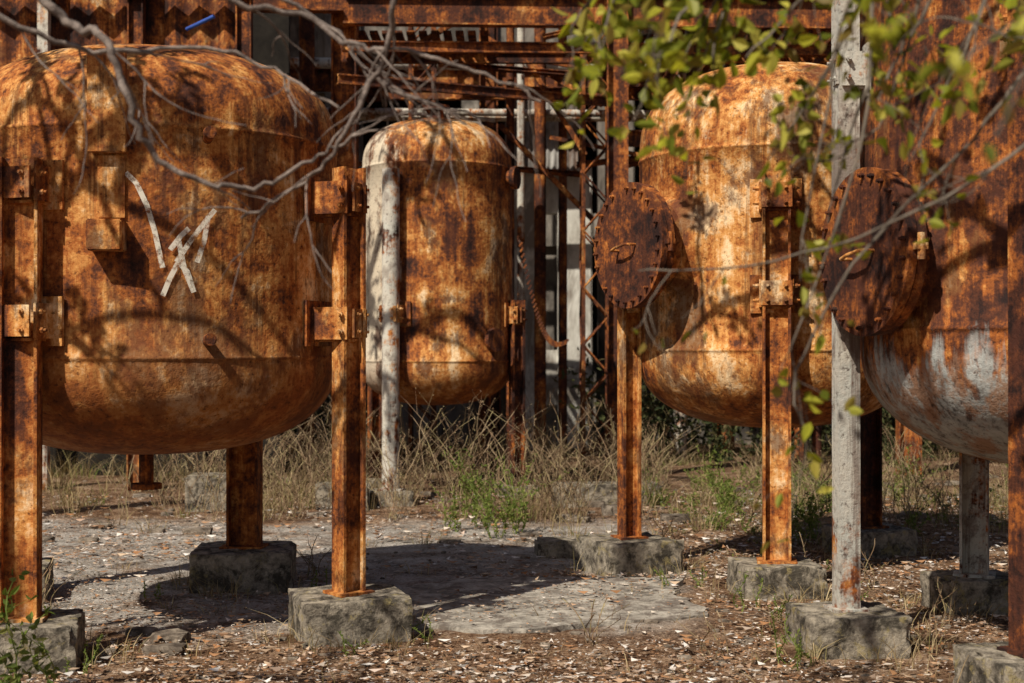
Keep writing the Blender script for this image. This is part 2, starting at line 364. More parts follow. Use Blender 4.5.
for k,st in enumerate([[(128,174),(138,184),(148,206),(155,230),(163,268)],[(163,296),(170,278),(178,262),(187,272),(193,292)],[(193,292),(184,270),(178,240)],[(176,262),(190,240),(203,222),(214,208)],[(170,250),(180,236),(188,228)],[(196,262),(203,240),(207,215)]]):
    dense=[]
    for a,bq in zip(st[:-1],st[1:]):
        for i in range(6): f=i/6; dense.append((a[0]+(bq[0]-a[0])*f,a[1]+(bq[1]-a[1])*f))
    dense.append(st[-1])
    for i,(x,y) in enumerate(dense):
        j=min(i+1,len(dense)-1); i0=max(i-1,0); tx,ty=dense[j][0]-dense[i0][0],dense[j][1]-dense[i0][1]; l=math.hypot(tx,ty); w=2.5
        nx_,ny_=-ty/l*w,tx/l*w
        for s in (-1,1): th,z=pz(x+nx_*s,y+ny_*s); vs.append(tuple(surf(th,z,.010+.001*k)))
        if i: n=len(vs); fs.append((n-4,n-3,n-1,n-2))
pymesh('graffiti',vs,fs,gm,T1)

T2=tank('rusty_storage_tank',-.765,14.5,.765,.94,3.84,.42,.48,M_t2,[
 (-1.17,13.72,3.25,.17,.1,0,M_palepipe,'pipe',.4,.2,.15),
 (.05,14.25,2.0,.13,.12,.4,M_dark,'h',.4,.2,.15),
 (-1.45,15.05,1.8,.13,.12,.4,M_dark,'h',.4,.2,.15),
 (-.2,15.2,1.8,.13,.12,.4,M_dark,'h',.4,.2,.15)],brk=(1.85,))
p=Part('side_nozzles',M_dark,T2)
for a,z in ((-20,3.22),(-12,1.45),(-45,1.6)):
    u=V((math.cos(math.radians(a)),math.sin(math.radians(a)),0)); c=V((-.765,14.5,z)); p.cyl(c+u*.7,c+u*.84,.075); p.cyl(c+u*.82,c+u*.87,.115)
p.done()
p=Part('top_nozzle',M_dark,T2); p.cyl((-.765,14.5,3.8),(-.765,14.5,3.98),.07); p.cyl((-.765,14.5,3.95),(-.765,14.5,3.99),.13); p.done()

T3=tank('rusty_storage_tank',1.80,9.8,.92,.97,3.44,.50,.62,M_t3,[
 (.80,9.7,1.95,.13,.11,math.radians(20),M_leg,'h',.56,math.radians(24),.22),
 (1.625,8.74,2.60,.17,.12,math.radians(-8),M_leg,'h',.5,math.radians(6),.2),
 (2.62,10.45,2.0,.15,.12,math.radians(20),M_dark,'h',.5,math.radians(20),.2)],brk=(2.45,1.85))
manhole(T3,1.80,9.8,.92,2.18,(-.885,-.47),1.20,.41,M_t3,M_disk)
T4=tank('rusty_storage_tank',2.85,7.1,1.08,.91,3.9,.66,.55,M_t4,[
 (1.674,7.13,3.6,.11,.10,math.radians(8),M_grey,'chan',.50,math.radians(4),.2),
 (2.67,8.22,1.9,.16,.14,math.radians(-20),M_grey,'h',.46,math.radians(10),.2),
 (2.235,6.12,3.3,.14,.13,math.radians(20),M_dark,'h',.5,math.radians(10),.2),
 (4.0,7.0,2.5,.15,.13,math.radians(20),M_dark,'h',.5,math.radians(10),.2)],brk=(2.9,))
manhole(T4,2.85,7.1,1.08,1.965,(-.956,-.29),1.25,.40,M_t4,M_disk)

# ---------------------------------------------------------------- steel framework behind
F=empty('steel_framework',(0,18,0))
p=Part('columns',M_frame,F)
for x,y,w in ((-1.88,16,.28),(1.19,16,.24),(-6,16,.26),(4.6,16.5,.26),(8,16.5,.26),(-6,20,.24),(-3.9,20,.24),(-.33,20,.26),(3.0,20,.24),(5.6,20,.24),(8,20,.24)):
    p.hbeam((x,y,0),(x,y,7.6),w,w*.8,.016,.018,R.uniform(-.1,.1))
p.done()
p=Part('main_beams',M_frame,F)
for a,b_,w,d in [((-1.88,15.84,5.3),(8,16.3,5.3),.34,.16),((-7,15.8,5.45),(-1.88,15.84,5.42),.3,.16),((-7,20,5.3),(8.2,20,5.3),.3,.16),((-1.9,15.5,4.46),(1.22,16.75,4.42),.11,.07),((-1.9,15.9,4.9),(4.6,16.4,4.95),.12,.08),
  ((-1.88,16,5.0),(-1.88,20,5.0),.25,.14),((1.19,16,5.0),(1.19,20,5.0),.25,.14),((4.6,16.4,5),(4.6,20,5),.25,.14),((-6,16,5),(-6,20,5),.25,.14),
  ((-3.9,20,3.4),(-.3,20,3.4),.2,.12),((1.3,20,3.4),(5.6,20,3.4),.2,.12),((1.19,16.1,3.9),(4.6,16.6,3.9),.18,.1),((-7,16.1,3.7),(-1.9,16.1,3.7),.2,.1),((-2,18,4.75),(5,18,4.75),.16,.1),((-2,17,5.0),(5,17,5.0),.14,.1)]:
    p.hbeam(a,b_,w,d,.014,.016,math.pi/2 if abs(V(b_)[0]-V(a)[0])>.5 else 0)
p.done()
p=Part('braces',M_frame,F)
for a,b_ in [((-.15,17.5,4.27),(1.0,17.5,3.1)),((1.1,17.4,4.5),(-.3,17.8,5.4)),((1.19,16.1,3.0),(3.6,16.4,4.9)),((-1.8,16.1,4.5),(-.6,16.3,5.3)),((3,19.9,1),(5.6,19.9,3.4)),((-5.9,16,3.7),(-3.6,16,5.3)),((-3.6,16.02,5.3),(-1.9,16.02,3.7)),((.1,17.5,5.2),(.9,17.5,3.9))]:
    p.hbeam(a,b_,.09,.06,.01,.01,0,True)
for k in range(9):
    z=R.uniform(3.6,5.6); y=R.uniform(16.6,19.8); x=R.uniform(-3,3); p.hbeam((x-R.uniform(.5,2),y,z),(x+R.uniform(.5,2),y+R.uniform(-.4,.4),z+R.uniform(-.5,.5)),.07,.05,.01,.01,R.uniform(0,1),True)
p.done()
p=Part('lattice_column',M_frame,F)
for cx_,cy_,w in ((1.0,17.05,.30),(-1.2,19,.3),(3.4,17.6,.3)):
    for sx in (-1,1):
        for sy in (-1,1): p.box((cx_+sx*w/2,cy_+sy*w/2,3.8),(.045,.045,7.6))
    z=.2; s=1
    while z<7.3:
        for sy in (-1,1): p.cyl((cx_-s*w/2,cy_+sy*(w/2+.026),z),(cx_+s*w/2,cy_+sy*(w/2+.026),z+.34),.013,seg=6)
        for sx in (-1,1): p.cyl((cx_+sx*(w/2+.026),cy_-s*w/2,z),(cx_+sx*(w/2+.026),cy_+s*w/2,z+.34),.013,seg=6)
        z+=.34; s=-s
p.done()
p=Part('pipes',M_palepipe,F)
for k in range(3):
    y=R.uniform(18,19.5); z=R.uniform(4.6,5.6); r=R.uniform(.04,.08); p.cyl((-4,y,z),(5,y+.3,z+R.uniform(-.1,.1)),r)
for x,y,r in ((.12,19.2,.05),(2.2,18.5,.07)): p.cyl((x,y,0),(x,y,6.5),r)
p.done()
p=Part('rusty_posts',M_dark,F)
for x,y,r in ((.38,19.2,.08),(.70,19.6,.06),(-.02,17.6,.05),(3.9,18.2,.06),(-2.6,18,.1)): p.cyl((x,y,0),(x,y,6.5),r)
p.done()
p=Part('deck_grating',M_dark,F)
x=-2.0
while x<5.0:
    if x<-.2: p.box((x,16.9,5.12),(.09,1.4,.05))
    elif x>1.3: p.box((x,18,5.12),(.09,3.8,.05))
    x+=.14
p.done()
p=Part('hanging_chain',M_dark,F)
for i in range(40):
    t=i/39; q=V((.1+.55*t,16.8,2.75-1.15*t-.45*math.sin(t*math.pi))); p.box(q,(.022,.022,.065),rot=Matrix.Rotation(.6,4,'Y')@Matrix.Rotation((i%2)*1.57,4,'Z'))
p.done()
def corrug(name,x0,x1,y,z0,z1,mat,parent,pitch=.09,amp=.018,y1=None):
    vs=[];fs=[]; n=int((x1-x0)/pitch*4)
    for i in range(n+1):
        x=x0+(x1-x0)*i/n; d=amp*math.sin(i*math.pi/2)
        if y1 is None: vs+= [(x,y+d,z0),(x,y+d,z1)]
        else: vs+=[(x,y,z0+d),(x,y1,z1+d)]
    for i in range(n): fs.append((2*i,2*i+2,2*i+3,2*i+1))
    return pymesh(name,vs,fs,mat,parent,True)
corrug('cladding_grey',-.1,.95,20.5,4.05,5.1,M_sheet,F)
corrug('cladding_right',2.0,5.5,19.6,3.5,5.6,M_rsheet,F)
corrug('shade_roof_a',-8,-3.0,15.6,6.9,7.3,M_rsheet,F,y1=22)  # unseen roof sheets, added to shade the framework; gap lets sun in
corrug('shade_roof_b',1.5,9,15.6,6.9,7.3,M_rsheet,F,y1=22)
S=empty('corrugated_shed',(-4.3,15,0))
corrug('wall_sheet',-6.6,-2.75,14.9,3.3,6.4,M_rsheet,S,pitch=.26,amp=.035)
p=Part('posts',M_palepipe,S); p.box((-4.85,14.72,3.2),(.11,.1,6.4)); p.done()
p=Part('ribs',M_frame,S)
for x in (-6.5,-3.9,-2.78): p.hbeam((x,14.75,0),(x,14.75,6.4),.16,.12)
p.hbeam((-6.6,14.72,3.3),(-2.7,14.72,3.3),.16,.1,.012,.014,math.pi/2); p.hbeam((-6.6,14.7,5.2),(-2.7,14.7,5.2),.12,.1,.012,.014,math.pi/2)
p.done()
p=Part('shed_interior',M_shade,S); p.box((-4.6,16.6,3),(4,.1,6)); p.done()  # dark panel in place of the shade behind the sheets
p=Part('blue_pipe',M_blue,F); p.cyl((-3.3,14.4,4.75),(-3.0,14.3,4.86),.02); p.done()

# ---------------------------------------------------------------- ruined building
B=empty('concrete_building',(0,22,0))
p=Part('walls',M_wall,B)
x=-11; i=0
while x<9.5:
    p.box((x,22,3.5),(.55,.5,7),bev=.02)
    p.box((x+1.05,22.03,.45+.25*(i%2)),(1.55,.3,.9+.5*(i%2)))
    p.box((x+1.05,22.04,3.35),(1.55,.32,.5)); p.box((x+1.05,22.02,6.2),(1.55,.34,1.5))
    if i%3!=1: p.box((x+.75,22.08,2.1),(.9,.2,2.0))
    x+=2.1; i+=1
p.done()
p=Part('whitewashed_pier',M_white,B); p.box((.16,20.9,2.1),(.42,.3,4.2),bev=.02); p.box((.92,20.9,2.1),(.5,.3,4.2),bev=.02); p.box((.52,20.93,3.85),(.32,.25,.7)); p.box((.52,20.93,1.1),(.32,.25,.8)); p.done()
p=Part('interior',M_shade,B); p.box((0,25,3.5),(24,.2,7)); p.box((0,23.5,7.1),(24,3.4,.2)); p.done()  # dark planes painted as the shade seen through the openings

# ---------------------------------------------------------------- scatter
def in_block(x,y):
    for bx,by in ((-2.36,6.83),(-.86,7.5),(-1.71,9.1),(.8,9.7),(1.625,8.74),(2.62,10.45),(1.674,7.13),(2.67,8.22),(2.235,6.12),(-3.1,8.65)):
        if abs(x-bx)<.33 and abs(y-by)<.33: return True
    return False
vs=[];fs=[]
def litter(x,y,s):
    z=gh(x,y)+.010+R.random()*.012
    if -.75<x<1.1 and 7.5<y<9.3: z=max(z,.032+R.random()*.01)
    a=R.uniform(0,6.28); tx=R.uniform(-.8,.8); ty=R.uniform(-.8,.8); c,s_=math.cos(a),math.sin(a); n=len(vs)
    W=s*R.uniform(.35,.6)
    for u,w in ((-s,0),(-s*.2,-W),(s,0),(-.1*s,W)):
        vs.append((x+u*c-w*s_,y+u*s_+w*c,z+abs(u*tx)+abs(w*ty)*.8))
    fs.append((n,n+1,n+2,n+3))
for k in range(70000):
    y=5.2+9*(R.random()**1.5); x=R.uniform(-.42,.42)*y
    if in_block(x,y): continue
    d=noise.noise(V((x*.9,y*.9,5)))+.5*noise.noise(V((x*3,y*3,2)))
    dens=(1.0 if y<7.3 or x>1.2 else .42)+d*.9
    if R.random()>dens: continue
    if -.75<x<1.1 and 7.5<y<9.3 and R.random()<.5: continue
    litter(x,y,(R.uniform(.005,.016) if R.random()<.88 else R.uniform(.018,.036))*(1.0 if y<9 else 1.3))
pymesh('leaf_litter',vs,fs,M_litter)
tmp=bmesh.new(); bmesh.ops.create_icosphere(tmp,subdivisions=2,radius=1); IV=[v.co.copy() for v in tmp.verts]; IF=[tuple(v.index for v in f.verts) for f in tmp.faces]; tmp.free()
tmp=bmesh.new(); bmesh.ops.create_icosphere(tmp,subdivisions=3,radius=1); IV3=[v.co.copy() for v in tmp.verts]; IF3=[tuple(v.index for v in f.verts) for f in tmp.faces]; tmp.free()
vs=[];fs=[]
def stone(x,y,s,flat=1.0):
    c=V((x,y,gh(x,y)+s*.12)); A_,F_=(IV,IF) if s<.04 else (IV3,IF3)
    sd=V((R.random()*99,R.random()*99,0)); sx,sy,sz=R.uniform(.8,1.5),R.uniform(.7,1.1),R.uniform(.4,.7)*flat; n0=len(vs)
    for co_ in A_:
        q=co_*s*(1+.5*noise.noise(co_*.9+sd))
        q=V((max(-s*.75,min(s*.75,q.x)),max(-s*.7,min(s*.7,q.y)),max(-s*.7,min(s*.62,q.z))))*(1+.12*noise.noise(q/s*3+sd))
        vs.append((c.x+q.x*sx,c.y+q.y*sy,c.z+q.z*sz))
    for f in F_: fs.append(tuple(i+n0 for i in f))
for k in range(1300):
    y=5.6+10*R.random()**1.2; x=R.uniform(-.42,.42)*y
    if in_block(x,y): continue
    stone(x,y,R.choice([.010,.013,.018,.028])*R.uniform(.7,1.4))
for x,y,s in ((-1.72,7.05,.10),(-1.78,7.35,.12),(-1.95,7.5,.07),(-2.0,7.0,.06),(-.55,6.15,.06),(1.2,7.3,.05),(.5,12.5,.13),(1.0,12.9,.16),(1.4,12.2,.13),(3.0,11.5,.12),(3.5,12.5,.15),(.15,11.4,.09),(4.2,10.8,.12)): stone(x,y,s)
for k in range(130): stone(R.uniform(-4,6),R.uniform(11,16),R.uniform(.03,.10))
pymesh('rubble_stones',vs,fs,M_stone)
e=empty('broken_concrete_wall',(-2.6,13,0)); p=Part('blocks',M_conc,e)
for x,y,w,d,h in ((-2.75,13.2,.5,.4,.30),(-1.6,13.4,.5,.35,.2),(.9,13.6,1.0,.4,.18),(.45,10.4,.55,.3,.07)):
    p.box((x,y,h/2),(w,d,h+.1),R.uniform(-.2,.2),bev=.02)
p.done()

def blades(name,mat,spots,h0,h1,n,wid,lean=.5,seed=1):
    vs=[];fs=[]; r=random.Random(seed)
    for (x,y,s) in spots:
        for i in range(int(n*r.uniform(.5,1.4))):
            a=r.uniform(0,6.28); rr=r.random()*.15; bx=x+rr*math.cos(a); by=y+rr*math.sin(a); z=gh(bx,by)-.01
            H=r.uniform(h0,h1)*s; a+=r.uniform(-.7,.7); l=H*lean*r.random()*1.6; dx,dy=math.cos(a),math.sin(a); w=wid*r.uniform(.6,1.3); b_=r.uniform(0,6.28); wx,wy=math.cos(b_)*w,math.sin(b_)*w
            m=len(vs)
            for t,ww in ((0,1),(.4,.85),(.75,.5)):
                q=(bx+dx*l*t*t,by+dy*l*t*t,z+H*(t-.25*lean*t*t)); vs.append((q[0]-wx*ww,q[1]-wy*ww,q[2])); vs.append((q[0]+wx*ww,q[1]+wy*ww,q[2]))
            vs.append((bx+dx*l,by+dy*l,z+H*(1-.25*lean)))
            fs.extend([(m,m+1,m+3,m+2),(m+2,m+3,m+5,m+4),(m+4,m+5,m+6)])
    return pymesh(name,vs,fs,mat)
r2=random.Random(3); sp=[];sg=[]
for k in range(2300):
    y=r2.uniform(9.8,20); x=r2.uniform(-.45,.45)*y
    if in_block(x,y): continue
    d=noise.noise(V((x*.7,y*.7,20)))
    lim=.32+d*1.5
    if y<12.4 and x<.3: lim*=.08
    if r2.random()<lim*min((y-9.3)/2.5,1): sp.append((x,y,min(.3+.2*(y-9.8),1)*r2.uniform(.4,1.1)*(.75 if x>1.2 else 1)))
for k in range(130):
    bx,by=r2.choice(((-.86,7.5),(-1.71,9.1),(.8,9.7),(1.625,8.74),(2.62,10.45),(1.674,7.13),(2.67,8.22),(2.235,6.12),(-2.36,6.83)))
    a=r2.uniform(0,6.28); sg.append((bx+.42*math.cos(a),by+.42*math.sin(a),r2.uniform(.12,.35)))
for k in range(120):
    y=r2.uniform(6,10); sg.append((r2.uniform(-.4,.42)*y,y,r2.uniform(.06,.2)))
blades('dry_grass',M_straw,sp,.12,.55,20,.003,.8,5)
blades('short_grass',M_straw,sg,.25,.9,12,.0025,.9,6)
gg=[(x+r2.uniform(-.2,.2),y,s*.5) for x,y,s in sp if x>1.2 or r2.random()<.25]
blades('green_grass',M_weed,gg,.2,.6,12,.0035,.9,8)

def leaf6(vs,fs,pos,d,side,L,W):
    n=len(vs); up=d.cross(side)
    for u,w in ((0,0),(.3,.5),(.65,.42),(1,0),(.65,-.42),(.3,-.5)):
        q=pos+d*(L*u)+side*(W*w)+up*(abs(w)*W*.35-.15*L*u*u); vs.append((q.x,q.y,q.z))
    fs.append((n,n+1,n+2,n+3)); fs.append((n,n+3,n+4,n+5))
def rvec(r):
    v=V((r.gauss(0,1),r.gauss(0,1),r.gauss(0,1))); return v.normalized()
def add_leaf(vs,fs,r,pos,L,W,dirb=None,dw=.0):
    d=rvec(r)
    if dirb is not None: d=(d+dirb*dw).normalized()
    s=d.cross(rvec(r))
    if s.length<1e-3: s=V((1,0,0))
    leaf6(vs,fs,pos,d,s.normalized(),L,W)
def weed(name,spots,mat,hs=.7,seed=1,leafL=.05,nst=7,nl=3,spread=.5):
    r=random.Random(seed); vs=[];fs=[]
    for x,y,s in spots:
        for k in range(nst):
            a=r.uniform(0,6.28); l=r.uniform(.1,1)*spread*s*hs; H=r.uniform(.45,1)*s*hs; p0=V((x+r.uniform(-.06,.06),y+r.uniform(-.06,.06),gh(x,y)))
            N=9; q0=p0; kx,ky=r.uniform(-.1,.1)*s,r.uniform(-.1,.1)*s
            for i in range(N):
                t=(i+1)/N; q=p0+V((math.cos(a)*l*t*t+kx*math.sin(t*5),math.sin(a)*l*t*t+ky*math.sin(t*4),H*t))
                n=len(vs); w=.0028
                for qq in (q0,q): vs.append((qq.x-w,qq.y,qq.z)); vs.append((qq.x+w,qq.y,qq.z))
                fs.append((n,n+1,n+3,n+2))
                if i>1 and r.random()<.6:
                    tw=q+V((r.uniform(-1,1),r.uniform(-1,1),r.uniform(.2,1))).normalized()*H*r.uniform(.12,.3)
                    n=len(vs); vs.extend([(q.x-w*.7,q.y,q.z),(q.x+w*.7,q.y,q.z),(tw.x,tw.y,tw.z)]); fs.append((n,n+1,n+2))
                    for j in range(nl): add_leaf(vs,fs,r,q+(tw-q)*r.random(),leafL*s**.5*r.uniform(.5,1.1),leafL*s**.5*.4,V((0,0,.4)),.6)
                for j in range(nl): add_leaf(vs,fs,r,q+rvec(r)*.015*s,leafL*s**.5*r.uniform(.6,1.3),leafL*s**.5*.42,V((0,0,.4)),.6)
                q0=q
    return pymesh(name,vs,fs,mat)
weed('weed_bush',[(-.12,11.3,.6),(.05,11.6,.75),(-.25,11.9,.7),(-.5,11.7,.5),(-.05,12.4,.8),(-.35,12.6,.8)],M_weed,.75,11,.045,8,2,.8)
weed('weed_bush',[(-.75,6.95,.3),(-.45,7.35,.3),(1.35,8.05,.45),(1.5,7.75,.3),(2.0,8.1,.4),(.95,8.9,.3),(1.35,6.7,.35),(-1.95,6.5,.25),(1.15,9.0,.3),(-2.2,8.6,.3),(-1.2,8.9,.3),(-2.0,6.75,.3),(1.3,6.75,.5),(2.1,8.9,.5)],M_weed,.5,12,.03,3,2)
weed('weed_bush',[(r2.uniform(1.2,6),r2.uniform(11,15),r2.uniform(.3,.75)) for k in range(55)],M_weed,.6,13,.045,6,2,.9)
weed('weed_bush',[(-2.18,5.95,1.1),(-2.02,6.0,.9)],M_weed,.5,15,.05,4,2)
weed('dry_shrub',[(r2.uniform(-3.4,1.4),r2.uniform(12.3,16),r2.uniform(.5,1.15)) for k in range(110)]+[(r2.uniform(1.4,6),r2.uniform(11.5,16),r2.uniform(.3,.8)) for k in range(50)],M_dryb,.95,14,.022,8,1,.8)
weed('dry_shrub',[(1.9,9.3,.4),(1.1,10.1,.5),(2.2,8.9,.4),(-1.3,9.4,.4),(.4,7.2,.3),(1.0,6.9,.3),(2.3,7.7,.35),(-2.7,8.2,.4)],M_dryb,.8,16,.02,6,1,.9)
weed('hedge_undergrowth',[(r2.uniform(1.4,9),r2.uniform(17.5,21),r2.uniform(.8,1.5)) for k in range(80)]+[(r2.uniform(-8,-1.5),r2.uniform(17.5,21),r2.uniform(.6,1.2)) for k in range(35)],M_leafB,1.1,17,.09,6,2,.8)

# ---------------------------------------------------------------- trees
class Tree:
    def __init__(s,name,base,bark,leaf,seed):
        s.e=empty(name,base); s.r=random.Random(seed); s.cu=bpy.data.curves.new('branches','CURVE'); s.cu.dimensions='3D'; s.cu.bevel_depth=1; s.cu.bevel_resolution=1; s.cu.use_fill_caps=True
        s.bark=bark; s.leaf=leaf; s.vs=[]; s.fs=[]
    def path(s,pts,r0,r1):
        sp=s.cu.splines.new('POLY'); sp.points.add(len(pts)-1); n=len(pts)-1
        for i,q in enumerate(pts): sp.points[i].co=(*(V(q)-s.e.location),1); sp.points[i].radius=r0+(r1-r0)*i/n
    def smooth(s,pts,r0,r1,jit=.0,sub=5):
        P=[V(q) for q in pts]; P=[P[0]]+P+[P[-1]]; out=[]
        for i in range(1,len(P)-2):
            for k in range(sub):
                t=k/sub; a,b_,c,d=P[i-1],P[i],P[i+1],P[i+2]
                out.append(.5*((2*b_)+(c-a)*t+(2*a-5*b_+4*c-d)*t*t+(3*b_-a-3*c+d)*t**3)+rvec(s.r)*jit)
        out.append(P[-1]); s.path(out,r0,r1); return out
    def grow(s,p,d,L,rad,depth,leafn=0,leafL=.07,grav=0.0,nch=(2,3),spread=.05):
        r=s.r; pts=[p]; n=6
        for i in range(n):
            d=(d+rvec(r)*.24+V((0,0,grav))).normalized(); p=p+d*(L/n); pts.append(p)
        s.path(pts,rad,rad*.55)
        if depth==0:
            for i in range(leafn):
                q=pts[r.randint(1,n)]; add_leaf(s.vs,s.fs,r,q+rvec(r)*spread*r.random(),leafL*r.uniform(.6,1.3),leafL*.5,d,.5)
            return
        for k in range(r.randint(*nch)):
            q=pts[r.randint(2,n)]; nd=(d+rvec(r)*.85).normalized()
            s.grow(q,nd,L*r.uniform(.55,.85),rad*.6,depth-1,leafn,leafL,grav,nch,spread)
        s.grow(pts[-1],d,L*.8,rad*.55,depth-1,leafn,leafL,grav,nch,spread)
    def limb(s,pts,rad,nc,leafn,L=.7,leafL=.08,spread=.13,up=0.0):
        q=s.smooth(pts,rad,rad*.45,.02)
        for k in range(nc):
            i=s.r.randint(len(q)//3,len(q)-1); dd=(q[min(i+1,len(q)-1)]-q[i-1]).normalized()
            s.grow(q[i],(dd*.6+rvec(s.r)+V((0,0,up))).normalized(),L*s.r.uniform(.6,1.2),rad*.5,1,leafn,leafL,0.0,(1,2),spread)
    def finish(s):
        s.cu.materials.append(s.bark); o=bpy.data.objects.new('trunk_and_limbs',s.cu); col.objects.link(o); o.parent=s.e
        if s.vs: pymesh('foliage',s.vs,s.fs,s.leaf,s.e)
A=Tree('bare_tree',(-6.2,1.6,0),M_bark2,M_leafC,21)
tr_=A.smooth([(-6.2,1.6,-.1),(-6.1,1.8,1.5),(-5.8,2.1,3.0),(-5.2,2.6,4.4)],.22,.14,.01)
hub=tr_[-1]
A.limb([hub,(-4.7,4.4,3.9),(-4.1,5.2,3.9),(-3.3,5.4,4.2),(-2.2,5.5,4.9)],.045,5,26,.55,.09,.10,.3)
A.limb([hub,(-4.6,4.2,4.8),(-3.9,5.2,4.75),(-3.0,5.4,4.2),(-2.1,5.5,3.8)],.040,4,22,.5,.09,.10,.4)
A.limb([hub,(-4.3,4.6,5.3),(-3.5,5.3,4.9),(-3.0,5.4,4.1),(-2.75,5.5,3.6)],.030,2,14,.45,.09,.09,.6)
A.limb([hub,(-4.6,4.6,3.7),(-3.8,5.4,3.55),(-3.0,5.5,3.5),(-2.3,5.6,3.6)],.026,3,12,.4,.08,.09,.8)
A.limb([hub,(-4.0,3.2,4.4),(-2.9,3.4,4.0),(-2.0,3.4,3.6)],.04,3,12)
def twigs(T,pts,n,L,rad,leafn=0,leafL=.05,down=.3):
    for k in range(n):
        i=T.r.randint(1,len(pts)-2); d=(pts[i+1]-pts[i-1]).normalized()+rvec(T.r)*.9+V((0,0,-down)); T.grow(pts[i],d.normalized(),L*T.r.uniform(.5,1.2),rad,1,leafn,leafL,-.05,(1,2))
bough=A.smooth([tr_[-2],(-4.2,3.0,4.2),(-2.8,3.4,3.6),(-1.6,3.8,3.2)],.07,.03,.01)
for pts,rad in (([bough[-2],(-1.5,3.9,2.75),(-1.33,4,2.50),(-1.22,4,2.41),(-1.13,3.95,2.36),(-1.07,3.95,2.2),(-1.02,4,2.06),(-.89,4.05,1.985),(-.765,4.1,1.965),(-.62,4.1,2.02),(-.51,4.1,2.09),(-.44,4.1,2.12)],.016),
  ([bough[-3],(-.6,3.8,3.1),(-.28,3.9,2.75),(-.31,3.9,2.5),(-.37,4,2.32),(-.47,4.02,2.12),(-.6,4.1,1.98),(-.8,4.2,1.89)],.015),
  ([bough[-4],(-1.2,3.7,2.9),(-.9,3.9,2.52),(-.6,4,2.44),(-.45,4,2.36),(-.3,4,2.34),(-.1,4.0,2.29),(.08,4,2.2)],.012),
  ([bough[-4],(-1.9,3.9,2.8),(-1.45,4,2.45),(-1.2,4.1,2.36),(-.95,4.2,2.40),(-.7,4.2,2.33),(-.5,4.1,2.2)],.011),
  ([bough[-2],(-1.0,3.9,2.8),(-.75,4.0,2.55),(-.5,4.1,2.42),(-.42,4.1,2.30),(-.25,4.1,2.22),(-.05,4.1,2.16)],.009)):
    q=A.smooth(pts,rad,.004,.010,6); twigs(A,q[len(q)//3:],6,.26,.0035)
A.finish()
Ct=Tree('shade_tree',(-7.2,9.0,0),M_bark,M_leafC,77)  # out-of-view tree added to cast shade on the centre-back tank
tc_=Ct.smooth([(-7.2,9,-.1),(-7.1,9.2,2.2),(-6.6,9.6,4.2),(-5.8,10,5.8)],.25,.14,.01)
Ct.limb([tc_[-1],(-4.6,10.6,6.4),(-3.4,10.8,6.9),(-2.2,10.9,7.2)],.08,7,26,.9,.10,.18)
Ct.limb([tc_[-1],(-4.6,10.4,5.7),(-3.4,10.9,5.4),(-2.3,11.2,5.3)],.07,6,22,.7,.10,.16,.3)
Ct.finish()
Bt=Tree('leafy_tree',(4.6,1.2,0),M_bark,M_leafN,33)
tb=Bt.smooth([(4.6,1.2,-.1),(4.5,1.4,1.5),(4.1,1.9,3.0),(3.4,2.5,4.0)],.2,.12,.01)
bg=Bt.smooth([tb[-6],(3.0,2.9,3.4),(1.8,3.3,2.85),(.9,3.5,2.62),(.1,3.6,2.55)],.07,.014,.01)
for tgt,nl in (((.22,3.5,2.24),36),((.34,3.4,2.14),50),((.42,3.6,2.22),50),((.50,3.5,2.14),40),((.56,3.4,2.2),36),((.63,3.5,1.97),14),((.71,3.5,1.72),8),((.66,3.5,1.45),2),((.86,3.4,2.08),11),((.95,3.4,1.95),6),((1.03,3.2,2.15),14),((1.16,3.3,2.2),14),((1.22,3.2,2.2),14),((.8,3.6,1.82),6),((.15,3.7,2.33),16),((.77,3.3,2.27),30),((.3,3.0,2.1),14),((.9,3.4,2.30),22)):
    st=min(bg,key=lambda q:(q-V(tgt)).length+abs(q.x-tgt[0]-.25)); t=V(tgt)
    q=Bt.smooth([st,(st+t)/2+rvec(Bt.r)*.09,t],.007,.002,.006,6)
    for i in range(nl):
        k=Bt.r.randint(3,len(q)-1); add_leaf(Bt.vs,Bt.fs,Bt.r,q[k]+rvec(Bt.r)*.07*Bt.r.random(),.058*Bt.r.uniform(.5,1.4),.030,V((0,0,-.5)),.8)
    twigs(Bt,q[3:],2,.16,.002,4,.048,.2)
nb2=Bt.smooth([tb[-6],(3.0,2.2,3.1),(1.5,2.1,2.5),(.9,2.1,2.15)],.03,.006,.005)
for tgt,nl in (((.60,2.0,1.88),12),((.68,2.0,1.80),8),((.55,2.1,1.97),9),((.70,1.9,1.96),10)):
    q=Bt.smooth([nb2[-2],(nb2[-2]+V(tgt))/2+rvec(Bt.r)*.05,tgt],.004,.0015,.003,5)
    for i in range(nl): add_leaf(Bt.vs,Bt.fs,Bt.r,q[Bt.r.randint(4,len(q)-1)]+rvec(Bt.r)*.025,.04,.02,V((0,0,-.5)),.8)
for pts in ([(1.75,3.3,2.6),(1.35,3.4,2.3),(1.1,3.4,2.0),(.85,3.4,1.75),(.7,3.5,1.45),(.72,3.5,1.3),(.8,3.6,1.2)],[(1.5,3.3,2.7),(1.3,3.3,2.1),(1.0,3.3,1.85),(.65,3.5,1.72),(.32,3.6,1.70)],[(1.2,3.4,2.6),(.98,3.4,2.3),(.9,3.5,2.05),(.74,3.5,1.95)],[(1.7,3.1,2.65),(1.45,3.1,2.3),(1.2,3.2,2.2),(1.0,3.2,2.25)]):
    q=Bt.smooth(pts,.006,.002,.006,6); twigs(Bt,q[4:],4,.2,.002,1,.04)
